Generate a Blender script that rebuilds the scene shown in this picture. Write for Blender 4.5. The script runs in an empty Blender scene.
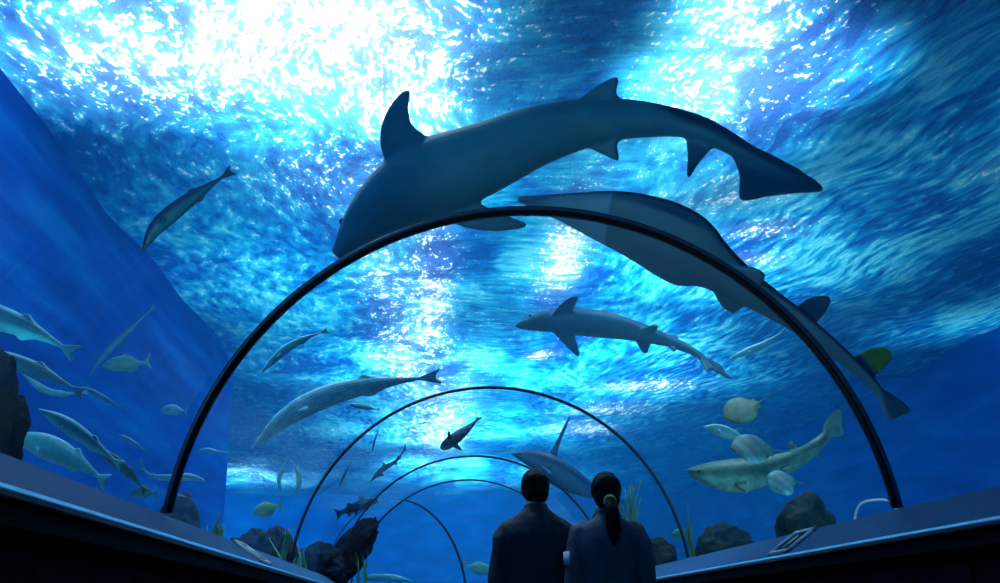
import bpy, bmesh, math, random
import numpy as np
from mathutils import Vector, Matrix, noise as mnoise

S = bpy.context.scene
COL = S.collection
R_ = math.radians

# ------------------------------------------------------------------ camera
CAM = np.array([-.4225, 0.0, .87])
FPX, PITCH, YAW, ROLL = 1000.0, .3143, .0665, -.0136
cy, sy, cp, sp = math.cos(YAW), math.sin(YAW), math.cos(PITCH), math.sin(PITCH)
CF = np.array([sy*cp, cy*cp, sp])
_r = np.array([cy, -sy, 0.0])
_u = np.cross(_r, CF)
CR = math.cos(ROLL)*_r + math.sin(ROLL)*_u
CU = -math.sin(ROLL)*_r + math.cos(ROLL)*_u
cam_d = bpy.data.cameras.new('camera')
cam = bpy.data.objects.new('camera', cam_d)
COL.objects.link(cam)
cam.matrix_world = Matrix(((CR[0], CU[0], -CF[0], CAM[0]), (CR[1], CU[1], -CF[1], CAM[1]),
                           (CR[2], CU[2], -CF[2], CAM[2]), (0, 0, 0, 1)))
cam_d.sensor_width = 36
cam_d.lens = 36*FPX/1000
cam_d.clip_start = .05
cam_d.clip_end = 300
S.camera = cam


def at(px, py, Y):
    """the point of the place seen at (px, py), Y metres down the tunnel"""
    d = CF + CR*(px-500)/FPX - CU*(py-291.5)/FPX
    return CAM + d*(Y/d[1])


# ------------------------------------------------------------------ world, light, exposure
W = bpy.data.worlds.new('hall_air')
S.world = W
W.use_nodes = True
W.node_tree.nodes['Background'].inputs[0].default_value = (.03, .42, 1.0, 1)
W.node_tree.nodes['Background'].inputs[1].default_value = .20
S.view_settings.view_transform = 'Standard'
S.view_settings.look = 'None'
S.view_settings.gamma = 1
S.view_settings.use_curve_mapping = False
S.view_settings.exposure = 0.0
S.cycles.volume_bounces = 1
S.cycles.max_bounces = 8
S.cycles.transparent_max_bounces = 24
S.cycles.sample_clamp_indirect = 4

H = 5.37            # height of the water surface
TZ = 1.0888         # centre height of the tunnel arch
TR = 1.5            # tunnel radius


def spot(name, x, y, z, rad, energy, col=(1, 1, 1), blend=1.0, tgt=None, size=.25, sharp=None):
    """a spot over the water or an added fill, its pool of light `rad` metres wide on the surface"""
    l = bpy.data.lights.new(name, 'SPOT')
    l.energy = energy
    l.color = col
    l.shadow_soft_size = size
    l.spot_size = min(2*math.atan(rad/max(.1, abs(z-H))), R_(160)) if tgt is None else R_(sharp)
    l.spot_blend = blend
    o = bpy.data.objects.new(name, l)
    o.location = (x, y, z)
    if tgt is not None:
        o.rotation_euler = (Vector(tgt)-Vector((x, y, z))).to_track_quat('-Z', 'Y').to_euler()
    COL.objects.link(o)
    return o


LK = .74
LAMPS = [  # x, y, pool radius, power: rows of lamps over the tank, then added fill lamps
    (-1.5, 6.9, 1.5, 2500), (-.75, 6.8, .8, 2300), (-.85, 8.3, .7, 2600), (-2.7, 6.9, 1.4, 1700), (-3.5, 7.6, 1.3, 1500), (-2.0, 8.6, 1.0, 1700),
    (-1.25, 10.2, .6, 500), (-1.15, 12.6, .5, 700), (-1.15, 13.8, .5, 700), (-1.0, 16.4, .6, 1000), (-.9, 17.8, .7, 1000),
    (-.5, 10.6, .38, 700), (-.46, 11.5, .40, 1100), (-.45, 12.5, .40, 1200), (-.45, 13.6, .40, 1200), (-.48, 14.8, .40, 1200), (-.5, 16.0, .45, 1100),
    (-.55, 17.6, .6, 1200), (-.6, 19.6, .8, 1300), (-.5, 22.5, 1.1, 1700), (-.3, 26.0, 1.5, 2600), (0, 31.5, 2.6, 6000),
    (1.22, 10.8, .35, 500), (1.25, 11.8, .40, 900), (1.2, 13.0, .42, 1100), (1.2, 14.2, .42, 900), (1.5, 17.5, .35, 1400), (1.4, 20.0, .9, 1300), (1.2, 23.0, 1.2, 1500),
    (1.9, 7.9, .8, 4200), (2.75, 7.5, .8, 3200), (2.0, 6.6, .7, 2600), (2.6, 8.8, .8, 1600), (1.9, 9.6, .8, 1200), (2.4, 12.6, 1.4, 1300),
    (2.8, 16.5, 1.8, 1500), (3.2, 21.0, 2.4, 2200), (5.4, 19.5, 1.6, 500), (8.3, 15.5, 1.6, 900), (8.6, 13.4, .9, 400),
    (-1.0, 9.6, 3.6, 1500), (-2.0, 13.5, 3.6, 1700), (-.5, 18.5, 4.5, 4200), (.5, 25.0, 6.0, 6500), (3.0, 13.0, 4.0, 2400), (5.2, 9.0, 3.0, 260), (1.0, 34.0, 7.0, 3200), (3.0, 18.5, 3.5, 2600),  # broad pools added as base fill for the surface
    (-8.0, 34.0, 5.0, 6000),  # added to brighten the far left surface
    (-2.4, 1.0, 2.0, 2000), (2.4, .0, 2.0, 1500), (.0, -2.5, 2.5, 2500), (-3.0, 4.0, 1.6, 900), (5.0, 3.5, 2.0, 500)]  # added above and behind the camera to light backs, ledges and fish
for lx, ly, lr, le in LAMPS:
    spot('tank_or_fill_lamp', lx, ly, H+3.2, lr*1.25, le*LK)
# added fill spots without fixtures, brightening fish bellies and the blue walls
for nm, p, tg, e, ang, c in (('added_fill', (-2.4, 3.4, 1.3), (-1.2, 5.6, 3.6), 170, 45, (.15, .95, 1)), ('added_fill', (-1.9, 2.6, 1.5), (1.0, 4.6, 3.2), 80, 60, (.4, .85, 1)),
                            ('added_fill', (-2.2, 1.5, 2.6), (-3.0, 5.0, 1.6), 60, 75, (.4, .95, 1)), ('added_fill', (-2.6, 3.6, 1.3), (-4.15, 5.2, 3.1), 120, 80, (.1, .9, 1)), ('added_fill', (2.6, 3.6, 2.6), (2.4, 7.4, 1.7), 60, 60, (.25, 1, .9)),
                            ('added_fill', (1.9, 6.0, 1.4), (1.0, 8.6, 3.0), 30, 60, (.4, .9, 1)), ('added_fill', (-6.5, 30.0, 2.5), (-6.8, 39.0, 4.2), 3500, 60, (.1, .8, 1))):
    spot(nm, *p, 1, e, c, .6, tg, .12, ang)


# ------------------------------------------------------------------ helpers
def link(o, parent=None):
    COL.objects.link(o)
    if parent is not None:
        o.parent = parent
    return o


def obj(name, me, mat=None, parent=None, smooth=True):
    if isinstance(me, bmesh.types.BMesh):
        m = bpy.data.meshes.new(name)
        bmesh.ops.recalc_face_normals(me, faces=me.faces[:])
        me.to_mesh(m)
        me.free()
        me = m
    if smooth:
        me.polygons.foreach_set('use_smooth', [True]*len(me.polygons))
    o = bpy.data.objects.new(name, me)
    if mat:
        me.materials.append(mat)
    return link(o, parent)


def tag(o, label=None, cat=None, group=None, kind=None):
    if label: o['label'] = label
    if cat: o['category'] = cat
    if group: o['group'] = group
    if kind: o['kind'] = kind
    return o


def struct(o):
    o['kind'] = 'structure'
    return o


def empty(name, loc=(0, 0, 0), rz=0):
    o = bpy.data.objects.new(name, None)
    o.location = loc
    o.rotation_euler = (0, 0, rz)
    o.empty_display_size = .1
    return link(o)


class NT:
    """tiny node-tree writer"""
    def __init__(s, name):
        s.m = bpy.data.materials.new(name)
        s.m.use_nodes = True
        s.t = s.m.node_tree
        s.t.nodes.clear()
        s.out = s.t.nodes.new('ShaderNodeOutputMaterial')

    def n(s, typ, _ins=None, **kw):
        nd = s.t.nodes.new('ShaderNode'+typ)
        for k, v in kw.items():
            setattr(nd, k, v)
        for k, v in (_ins or {}).items():
            if isinstance(v, tuple) and len(v) == 2 and hasattr(v[0], 'outputs'):
                s.t.links.new(v[0].outputs[v[1]], nd.inputs[k])
            elif hasattr(v, 'outputs'):
                s.t.links.new(v.outputs[0], nd.inputs[k])
            else:
                nd.inputs[k].default_value = v
        return nd

    def math(s, op, a, b=None, clamp=False):
        d = {0: a}
        if b is not None: d[1] = b
        return s.n('Math', d, operation=op, use_clamp=clamp)

    def ramp(s, fac, stops):
        nd = s.n('ValToRGB', {0: fac})
        e = nd.color_ramp.elements
        while len(e) < len(stops): e.new(.5)
        for el, (p, c) in zip(e, stops):
            el.position = p
            el.color = (c if len(c) == 4 else (*c, 1)) if isinstance(c, tuple) else (c, c, c, 1)
        return nd

    def mapr(s, v, a, b, c=0.0, d=1.0, smooth=True):
        return s.n('MapRange', {0: v, 1: a, 2: b, 3: c, 4: d}, interpolation_type='SMOOTHSTEP' if smooth else 'LINEAR')

    def done(s, surf=None, vol=None):
        if surf: s.t.links.new(surf.outputs[0], s.out.inputs[0])
        if vol: s.t.links.new(vol.outputs[0], s.out.inputs[1])
        return s.m


def simple(name, col, rough=.5, metal=0, bump=None, spec=.5, var=0.0, scale=20):
    k = NT(name)
    c = k.n('TexCoord')
    nz = k.n('TexNoise', {'Vector': (c, 3), 'Scale': scale, 'Detail': 5.0})
    lo = tuple(v*(1-var) for v in col)
    hi = tuple(min(1, v*(1+var)) for v in col)
    rp = k.ramp(nz, [(.3, lo), (.7, hi)])
    ins = {'Base Color': rp, 'Roughness': rough, 'Metallic': metal, 'Specular IOR Level': spec}
    if bump:
        ins['Normal'] = k.n('Bump', {'Height': nz, 'Strength': bump, 'Distance': .02})
    return k.done(k.n('BsdfPrincipled', ins))


# ------------------------------------------------------------------ materials
FOAM_GLINTS = [(-1.6, 7.0, 1.5, 1.3, .9), (-3.0, 7.6, 1.0, .9, .7), (-.75, 7.3, .5, 1.6, .8), (-.46, 13.2, .26, 3.2, 1.0), (-1.15, 13.6, .35, 2.6, .55), (-1.0, 17.5, .5, 2.0, .6),  # churned bubbles near left, painted lamp glitter elsewhere
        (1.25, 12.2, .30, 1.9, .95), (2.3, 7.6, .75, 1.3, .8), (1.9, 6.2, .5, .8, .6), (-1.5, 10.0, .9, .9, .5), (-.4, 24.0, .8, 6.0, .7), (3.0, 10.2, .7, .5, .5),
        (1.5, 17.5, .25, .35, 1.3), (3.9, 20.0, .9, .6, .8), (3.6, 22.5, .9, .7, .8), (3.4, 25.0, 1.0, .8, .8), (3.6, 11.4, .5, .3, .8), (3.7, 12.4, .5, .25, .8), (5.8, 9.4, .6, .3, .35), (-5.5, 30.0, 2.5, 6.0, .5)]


def water_surface_mat():
    k = NT('rippled_water_surface')
    pos = k.n('NewGeometry')
    xyz = k.n('SeparateXYZ', {0: (pos, 0)})
    # the waves lie slantwise over the right half of the tank
    m = k.mapr((xyz, 0), 1.6, 4.0)
    warp = k.n('TexNoise', {'Vector': (pos, 0), 'Scale': .55, 'Detail': 2.0})
    wv = k.n('VectorMath', {0: (warp, 1), 1: (.5, .5, .5)}, operation='SUBTRACT')
    wv2 = k.n('VectorMath', {0: wv, 3: .7}, operation='SCALE')
    base = k.n('CombineXYZ', {0: (xyz, 0), 1: (xyz, 1), 2: 0.0})
    cw = k.n('VectorMath', {0: base, 1: wv2}, operation='ADD')
    # long ripples running down the tank
    c1 = k.n('Mapping', {'Vector': cw, 'Scale': (7.0, 3.2, 1.0)})
    n1a = k.n('TexNoise', {'Vector': c1, 'Scale': 1.0, 'Detail': 4.0, 'Roughness': .55, 'Distortion': .12})
    bs = k.n('CombineXYZ', {0: k.math('ADD', (xyz, 0), k.math('MULTIPLY', (xyz, 1), .24)), 1: (xyz, 1), 2: 3.0})
    c1b = k.n('Mapping', {'Vector': k.n('VectorMath', {0: bs, 1: wv2}, operation='ADD'), 'Scale': (8.5, 2.1, 1.0)})
    n1b = k.n('TexNoise', {'Vector': c1b, 'Scale': 1.0, 'Detail': 4.0, 'Roughness': .52, 'Distortion': .1})
    n1 = k.n('Mix', {0: m, 2: (n1a, 0), 3: (n1b, 0)})
    # short cross ripples over the middle of the tunnel
    c2 = k.n('Mapping', {'Vector': cw, 'Scale': (2.6, 7.0, 1.0)})
    n2 = k.n('TexNoise', {'Vector': c2, 'Scale': 1.0, 'Detail': 4.0, 'Roughness': .6, 'Distortion': .3})
    mid = k.math('MULTIPLY', k.mapr((xyz, 0), -.5, .3), k.mapr((xyz, 0), 2.2, 1.3))
    fl = k.n('Mix', {0: k.math('MULTIPLY', mid, .75), 2: (n1, 0), 3: (n2, 0)})
    # fine spray-like grain
    c3 = k.n('Mapping', {'Vector': cw, 'Scale': (22, 12, 1.0)})
    n3 = k.n('TexNoise', {'Vector': c3, 'Scale': 1.0, 'Detail': 2.0, 'Roughness': .5})
    big = k.n('TexNoise', {'Vector': k.n('Mapping', {'Vector': cw, 'Scale': (1.0, .5, 1)}), 'Scale': .9, 'Detail': 3.0})
    # bubble patches near left; the other zones paint lamp glitter as white flecks
    foam_glints = None
    for cx, cy_, rx, ry, amp in FOAM_GLINTS:
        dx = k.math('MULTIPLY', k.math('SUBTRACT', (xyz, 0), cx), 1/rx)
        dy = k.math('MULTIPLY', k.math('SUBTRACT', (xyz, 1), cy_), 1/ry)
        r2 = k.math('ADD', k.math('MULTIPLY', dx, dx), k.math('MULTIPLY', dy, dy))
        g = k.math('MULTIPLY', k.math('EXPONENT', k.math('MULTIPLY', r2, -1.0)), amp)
        foam_glints = g if foam_glints is None else k.math('ADD', foam_glints, g)
    foam_glints = k.math('MULTIPLY', foam_glints, k.mapr(big, .30, .62, .35, 1.25))
    foam_glints = k.math('MINIMUM', foam_glints, 1.15)
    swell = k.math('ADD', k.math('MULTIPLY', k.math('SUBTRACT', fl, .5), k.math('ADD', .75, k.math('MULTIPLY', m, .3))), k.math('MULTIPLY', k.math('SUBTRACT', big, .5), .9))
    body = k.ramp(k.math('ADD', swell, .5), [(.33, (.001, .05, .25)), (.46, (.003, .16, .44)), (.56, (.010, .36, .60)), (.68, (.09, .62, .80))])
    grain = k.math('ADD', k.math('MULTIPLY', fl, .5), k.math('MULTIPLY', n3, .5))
    fk = k.mapr(k.math('ADD', grain, k.math('MULTIPLY', foam_glints, .115)), .585, .655)
    fk = k.math('MULTIPLY', fk, k.mapr(foam_glints, .0, .25, .30, 1.0))
    soft = k.math('MULTIPLY', foam_glints, .16)
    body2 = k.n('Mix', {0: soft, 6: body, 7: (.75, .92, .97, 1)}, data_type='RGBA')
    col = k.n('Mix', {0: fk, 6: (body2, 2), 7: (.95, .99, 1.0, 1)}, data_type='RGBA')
    col = k.n('VectorMath', {0: (col, 2), 1: (1, 1, 1)}, operation='MULTIPLY')
    h = k.math('ADD', k.math('MULTIPLY', fl, .7), k.math('MULTIPLY', n3, .3))
    bmp = k.n('Bump', {'Height': h, 'Strength': 1.0, 'Distance': .10})
    tl = k.n('BsdfTranslucent', {0: col, 'Normal': bmp})
    tp = k.n('BsdfTransparent', {0: (.55, .85, 1, 1)})
    gl = k.n('BsdfGlossy', {0: (.75, .9, 1, 1), 'Roughness': .12, 'Normal': bmp})
    m1 = k.n('MixShader', {0: .22, 1: tl, 2: tp})
    m2 = k.n('MixShader', {0: .16, 1: m1, 2: gl})
    return k.done(m2)


def glass_mat():
    k = NT('clear_acrylic')
    geo = k.n('NewGeometry')
    dot = k.n('VectorMath', {0: (geo, 1), 1: (geo, 4)}, operation='DOT_PRODUCT')
    g = k.math('SUBTRACT', 1.0, k.math('ABSOLUTE', (dot, 1)))
    f = k.math('ADD', k.math('MULTIPLY', k.math('POWER', g, 5.0), .22), .015)
    tr = k.n('BsdfTransparent', {0: (.95, .985, 1, 1)})
    gl = k.n('BsdfGlossy', {0: (.9, .95, 1, 1), 'Roughness': .02})
    return k.done(k.n('MixShader', {0: f, 1: tr, 2: gl}))


def water_vol_mat():
    k = NT('tank_water_body')
    a = k.n('VolumeAbsorption', {0: (.05, .68, .97, 1), 1: .045})
    s = k.n('VolumeScatter', {0: (.04, .45, 1.0, 1), 1: .030, 2: .35})
    return k.done(vol=k.n('AddShader', {0: a, 1: s}))


def wall_mat():
    k = NT('blue_tank_wall')
    c = k.n('NewGeometry')
    nz = k.n('TexNoise', {'Vector': k.n('Mapping', {'Vector': (c, 0), 'Rotation': (.55, 0, 0), 'Scale': (1, .35, 2.6)}), 'Scale': 1.1, 'Detail': 6.0, 'Roughness': .6})
    rp = k.ramp(nz, [(.34, (.001, .035, .30)), (.52, (.002, .09, .48)), (.68, (.006, .22, .62))])
    return k.done(k.n('BsdfPrincipled', {'Base Color': rp, 'Roughness': .9, 'Specular IOR Level': .1}))


def brick_mat():
    k = NT('dark_block_knee_wall')
    c = k.n('NewGeometry')
    xyz = k.n('SeparateXYZ', {0: (c, 0)})
    v = k.n('CombineXYZ', {0: (xyz, 1), 1: (xyz, 2), 2: 0.0})
    b = k.n('TexBrick', {'Vector': v, 'Color1': (.008, .010, .018, 1), 'Color2': (.011, .013, .022, 1), 'Mortar': (.001, .001, .0015, 1),
                         'Scale': 1.0, 'Mortar Size': .012, 'Brick Width': .42, 'Row Height': .13})
    bp = k.n('Bump', {'Height': (b, 1), 'Strength': .5, 'Distance': -.01})
    return k.done(k.n('BsdfPrincipled', {'Base Color': b, 'Roughness': .9, 'Specular IOR Level': .02, 'Normal': bp}))


def fish_mat(name, rough=.42, blotch=.15, scale=9):
    k = NT(name)
    a = k.n('Attribute', attribute_name='pigment')
    c = k.n('TexCoord')
    nz = k.n('TexNoise', {'Vector': (c, 3), 'Scale': float(scale), 'Detail': 6.0, 'Roughness': .65})
    v = k.mapr(nz, .3, .7, 1-blotch, 1+blotch)
    cc = k.n('VectorMath', {0: (a, 0), 3: v}, operation='SCALE')
    bp = k.n('Bump', {'Height': nz, 'Strength': .15, 'Distance': .01})
    return k.done(k.n('BsdfPrincipled', {'Base Color': cc, 'Roughness': rough, 'Specular IOR Level': .4, 'Normal': bp}))


def rock_mat(name, a, b):
    k = NT(name)
    c = k.n('TexCoord')
    nz = k.n('TexNoise', {'Vector': (c, 3), 'Scale': 5.0, 'Detail': 9.0, 'Roughness': .7})
    vo = k.n('TexVoronoi', {'Vector': (c, 3), 'Scale': 9.0})
    rp = k.ramp(nz, [(.35, a), (.65, b)])
    bp = k.n('Bump', {'Height': k.math('ADD', nz, k.math('MULTIPLY', vo, .5)), 'Strength': .8, 'Distance': .06})
    return k.done(k.n('BsdfPrincipled', {'Base Color': rp, 'Roughness': .9, 'Normal': bp}))


M = dict(surface=water_surface_mat(), glass=glass_mat(), water=water_vol_mat(), wall=wall_mat(), brick=brick_mat(),
         rib=simple('black_rubber_joint', (.006, .007, .012), .35, bump=.05),
         greyrib=simple('slate_rubber_joint', (.015, .035, .06), .4),
         lip=simple('joint_edge_trim', (.05, .07, .13), .3, .3),
         ledge=simple('blue_grey_ledge', (.028, .085, .22), .6, spec=.12, bump=.15, var=.12, scale=30),
         rail=simple('brushed_rail', (.62, .66, .74), .28, .9, var=.1, scale=60),
         dark=simple('dark_paint', (.004, .005, .009), .8, spec=.1),
         floor=simple('dark_carpet', (.02, .022, .035), .9, bump=.3, var=.3, scale=60),
         sand=simple('pale_sand', (.30, .34, .33), .95, bump=.4, var=.2, scale=25),
         fish=fish_mat('fish_skin'), shark=fish_mat('shark_skin', .5, .10, 4), silver=fish_mat('silver_scales', .28, .12, 30),
         spotted=fish_mat('mottled_skin', .5, .35, 16),
         bluerock=rock_mat('blue_black_rock', (.004, .008, .022), (.012, .022, .05)),
         rock=rock_mat('dark_rock', (.008, .009, .010), (.030, .028, .024)),
         coral=rock_mat('overgrown_rock', (.004, .009, .007), (.020, .032, .018)),
         weed=simple('green_weed', (.18, .42, .10), .5, var=.4, scale=6),
         eye=simple('black_eye', (.005, .005, .006), .1),
         jacket=simple('navy_jacket_cloth', (.022, .030, .050), .75, bump=.25, var=.15, scale=40),
         uniform=simple('slate_uniform_cloth', (.065, .082, .13), .7, bump=.25, var=.15, scale=40),
         trousers=simple('black_trouser_cloth', (.010, .011, .016), .8, bump=.2, var=.2, scale=40),
         skin=simple('skin', (.42, .26, .19), .5, var=.06, scale=8),
         hair=simple('black_hair', (.004, .004, .006), .6, spec=.2, bump=.5, var=.4, scale=50),
         shoe=simple('black_shoe', (.008, .008, .01), .35),
         white=simple('white_patch', (.85, .87, .9), .6, var=.03),
         tie=simple('cream_hair_tie', (.95, .85, .50), .6, var=.1),
         plate=simple('pale_sign_plate', (.80, .88, .95), .4, var=.1),
         )

# ------------------------------------------------------------------ tank and water
def box_bm(lo, hi, bm=None):
    bm = bm or bmesh.new()
    vs = [bm.verts.new((x, y, z)) for x in (lo[0], hi[0]) for y in (lo[1], hi[1]) for z in (lo[2], hi[2])]
    for f in ((0, 1, 3, 2), (4, 6, 7, 5), (0, 4, 5, 1), (2, 3, 7, 6), (0, 2, 6, 4), (1, 5, 7, 3)):
        bm.faces.new([vs[i] for i in f])
    return bm


XL, XR, YN, YF, YC, XL2 = -4.15, 9.0, -7.0, 39.0, 18.3, -11.5


def surface_mesh():
    bm = bmesh.new()
    nx, ny = 90, 190
    g = []
    for j in range(ny+1):
        y = YN + (YF-YN)*j/ny
        row = []
        for i in range(nx+1):
            x = XL2 + (XR-XL2)*i/nx
            z = .045*math.sin(1.9*x+.6*y)+.03*math.sin(-1.1*x+1.7*y+1)+.07*mnoise.noise(Vector((x*.7, y*.5, 0)))
            row.append(bm.verts.new((x, y, H+z)))
        g.append(row)
    for j in range(ny):
        for i in range(nx):
            bm.faces.new((g[j][i], g[j][i+1], g[j+1][i+1], g[j+1][i]))
    return bm


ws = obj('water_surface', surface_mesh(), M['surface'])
tag(ws, 'rippled bright blue water surface glittering with white lamplight overhead', 'water surface', kind='stuff')


# centre line of the tunnel: straight, then it bends to the left
def path(s):
    """point and heading (radians to the left) of the tunnel axis, s metres from the camera"""
    if s < 13.2: return (0, s), 0.0
    a = (s-13.2)/3.1
    if a < R_(100): return (-3.1+3.1*math.cos(a), 13.2+3.1*math.sin(a)), a
    a = R_(100)
    e = s-13.2-3.1*a
    return (-3.1+3.1*math.cos(a)-e*math.sin(a), 13.2+3.1*math.sin(a)+e*math.cos(a)), a


def ring(s, prof):
    (x, y), a = path(s)
    return [Vector((x+px*math.cos(a), y+px*math.sin(a), pz)) for px, pz in prof]


def sweep(prof, ss, closed=True, caps=True, bm=None):
    bm = bm or bmesh.new()
    rows = [[bm.verts.new(p) for p in ring(s, prof)] for s in ss]
    n = len(prof)
    for a, b in zip(rows, rows[1:]):
        for i in range(n if closed else n-1):
            j = (i+1) % n
            bm.faces.new((a[i], a[j], b[j], b[i]))
    if caps and closed:
        bm.faces.new(rows[0][::-1])
        bm.faces.new(rows[-1])
    return bm


def arch_pts(r, n=64, lo=1.273):
    a0 = math.asin((lo-TZ)/r)
    return [(r*math.cos(a0+(math.pi-2*a0)*i/n), TZ+r*math.sin(a0+(math.pi-2*a0)*i/n)) for i in range(n+1)]


def srange(a, b):
    n = max(1, int(round((b-a)/.5))) if b > 13.3 else 1
    return [a+(b-a)*i/n for i in range(n+1)]


RIBS = [.55, 4.07, 7.66, 11.16, 13.2, 15.7, 18.2]
EDGES = [-4.5]+RIBS+[22.0]
for i, (a, b) in enumerate(zip(EDGES, EDGES[1:])):
    struct(obj('window_%d' % (i+1), sweep(arch_pts(TR), srange(a, b), closed=False), M['glass']))

# water body: everything round the tunnel
bm = bmesh.new()
# outer box minus a straight slot for the visitors (cut by the arch outline)
rows = []
WZ = 1.165
ap = arch_pts(TR+.035, 48, WZ+.002)[::-1]
prof = [(XR-.01, WZ), (XR-.01, H-.16), (XL2+.01, H-.16), (XL2+.01, WZ), (ap[0][0]-.002, WZ)] + ap + [(ap[-1][0]+.002, WZ)]
for y in (YN+.01, 14.3):
    rows.append([bm.verts.new((x, y, z)) for x, z in prof])
n = len(prof)
for i in range(n):
    j = (i+1) % n
    bm.faces.new((rows[0][i], rows[0][j], rows[1][j], rows[1][i]))
bm.faces.new(rows[0])
# the part of the tank past the bend is one solid block that shares the slot's end face
far = [bm.verts.new((x, YF-.01, z)) for x, z in prof[:4]]
for i in range(3):
    bm.faces.new((rows[1][i], rows[1][i+1], far[i+1], far[i]))
bm.faces.new((rows[1][3], rows[1][4], rows[1][n-1], rows[1][0], far[0], far[3]))
bm.faces.new(rows[1][4:])
bm.faces.new(far)
wb = obj('tank_water', bm, M['water'], smooth=False)
tag(wb, 'clear blue water filling the whole tank around the glass tunnel', 'water', kind='stuff')

struct(obj('wall_left', box_bm((XL-.3, YN, .5), (XL, YC, H+.6)), M['wall'], smooth=False))
struct(obj('wall_left_return', box_bm((XL2, YC-.3, .5), (XL-.3, YC, H+.6)), M['wall'], smooth=False))
struct(obj('wall_left_far', box_bm((XL2-.3, YC-.3, .5), (XL2, YF, H+.6)), M['wall'], smooth=False))
struct(obj('wall_right', box_bm((XR, YN, .5), (XR+.3, YF, H+.6)), M['wall'], smooth=False))
struct(obj('wall_back', box_bm((XL2-.3, YF, .5), (XR+.3, YF+.3, H+.6)), M['wall'], smooth=False))
struct(obj('wall_front', box_bm((XL2-.3, YN-.3, .5), (XR+.3, YN, H+.6)), M['wall'], smooth=False))
# the sand bed is interrupted by the visitors' walkway: two slabs and one past the bend
for nm, lo, hi in (('floor_tank_left', (XL, YN, .6), (-1.58, 12.0, 1.16)), ('floor_tank_right', (1.58, YN, .6), (XR, 20.0, 1.16)),
                   ('floor_tank_far', (XL2, 20.0, .6), (XR, YF, 1.16))):
    struct(obj(nm, box_bm(lo, hi), M['sand'], smooth=False))
struct(obj('floor', box_bm((-2.2, YN, -.1), (2.2, 22, 0)), M['floor'], smooth=False))

# ------------------------------------------------------------------ tunnel: ribs, ledges, knee walls
def rib_bm(s, r0, r1, w):
    pts0, pts1 = arch_pts(r0, 72), arch_pts(r1, 72)
    bm = bmesh.new()
    rows = []
    for off, (pa, pb) in ((-w/2, (pts0, pts1)), (w/2, (pts0, pts1))):
        rows.append(([bm.verts.new(p) for p in ring(s+off, pa)], [bm.verts.new(p) for p in ring(s+off, pb)]))
    (a0, a1), (b0, b1) = rows
    for i in range(72):
        bm.faces.new((a0[i], a0[i+1], b0[i+1], b0[i]))
        bm.faces.new((a1[i], b1[i], b1[i+1], a1[i+1]))
        bm.faces.new((a0[i], a1[i], a1[i+1], a0[i+1]))
        bm.faces.new((b0[i], b0[i+1], b1[i+1], b1[i]))
    for i in (0, 72):
        bm.faces.new((a0[i], b0[i], b1[i], a1[i]))
    return bm


RL = {1: 'thick black joint rib arching nearest over the walkway',
      2: 'second black joint rib, rising behind the two visitors',
      3: 'third joint rib, thin dark arch meeting the man\'s head',
      4: 'fourth joint rib, thin arch around the deep blue far view',
      5: 'fifth joint rib, turned sideways where the tunnel bends left'}
for i, s in enumerate(RIBS):
    if i not in RL: continue
    rb = obj('joint_rib', rib_bm(s, TR-.035 if i == 1 else TR-.024, TR-.004, .034 if i == 1 else .016), M['rib' if i == 1 else 'greyrib'])
    tag(rb, RL[i], 'arch rib', 'joint ribs of the glass tunnel')
    obj('edge_strip', rib_bm(s-(.024 if i == 1 else .013), TR-.022, TR-.004, .008), M['lip'], rb)

SS = [YN+2.5, .5, 4, 8, 13.2]+[13.2+.5*i for i in range(1, 18)]
for sgn, side in ((-1, 'left'), (1, 'right')):
    def q(pts): return [(sgn*x, z) for x, z in pts]
    # sloped ledge under the glass
    struct(obj('trim_1' if sgn < 0 else 'trim_2', sweep(q([(1.505, 1.275), (1.53, 1.275), (1.53, 1.102), (1.347, 1.102), (1.347, 1.12), (1.325, 1.12), (1.325, 1.148)]), SS), M['ledge'], smooth=False))
    # rounded metal nosing along the ledge's inner edge
    c = [(1.317+.015*math.cos(a), 1.133+.014*math.sin(a)) for a in [i*math.tau/10 for i in range(10)]]
    struct(obj('trim_3' if sgn < 0 else 'trim_4', sweep(q(c), SS), M['rail']))
    struct(obj('trim_5' if sgn < 0 else 'trim_6', sweep(q([(1.325, 1.118), (1.345, 1.118), (1.345, 1.068), (1.325, 1.068)]), SS), M['dark'], smooth=False))
    struct(obj('wall_knee_'+side, sweep(q([(1.37, 1.10), (1.56, 1.10), (1.56, 0), (1.37, 0)]), SS), M['brick'], smooth=False))

# ------------------------------------------------------------------ animals
def evaluated(bm, voxel, smooth=2, mods=()):
    """union overlapping closed shells into one continuous skin"""
    me = bpy.data.meshes.new('tmp')
    bmesh.ops.recalc_face_normals(bm, faces=bm.faces[:])
    bm.to_mesh(me)
    bm.free()
    o = bpy.data.objects.new('tmp', me)
    COL.objects.link(o)
    r = o.modifiers.new('r', 'REMESH')
    r.mode = 'VOXEL'
    r.voxel_size = voxel
    if smooth:
        s = o.modifiers.new('s', 'SMOOTH')
        s.factor = .5
        s.iterations = smooth
    dg = bpy.context.evaluated_depsgraph_get()
    out = bpy.data.meshes.new_from_object(o.evaluated_get(dg))
    bpy.data.objects.remove(o)
    bpy.data.meshes.remove(me)
    return out


def lerp_tab(tab, s, k):
    return float(np.interp(s, [t[0] for t in tab], [t[k] for t in tab]))


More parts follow.
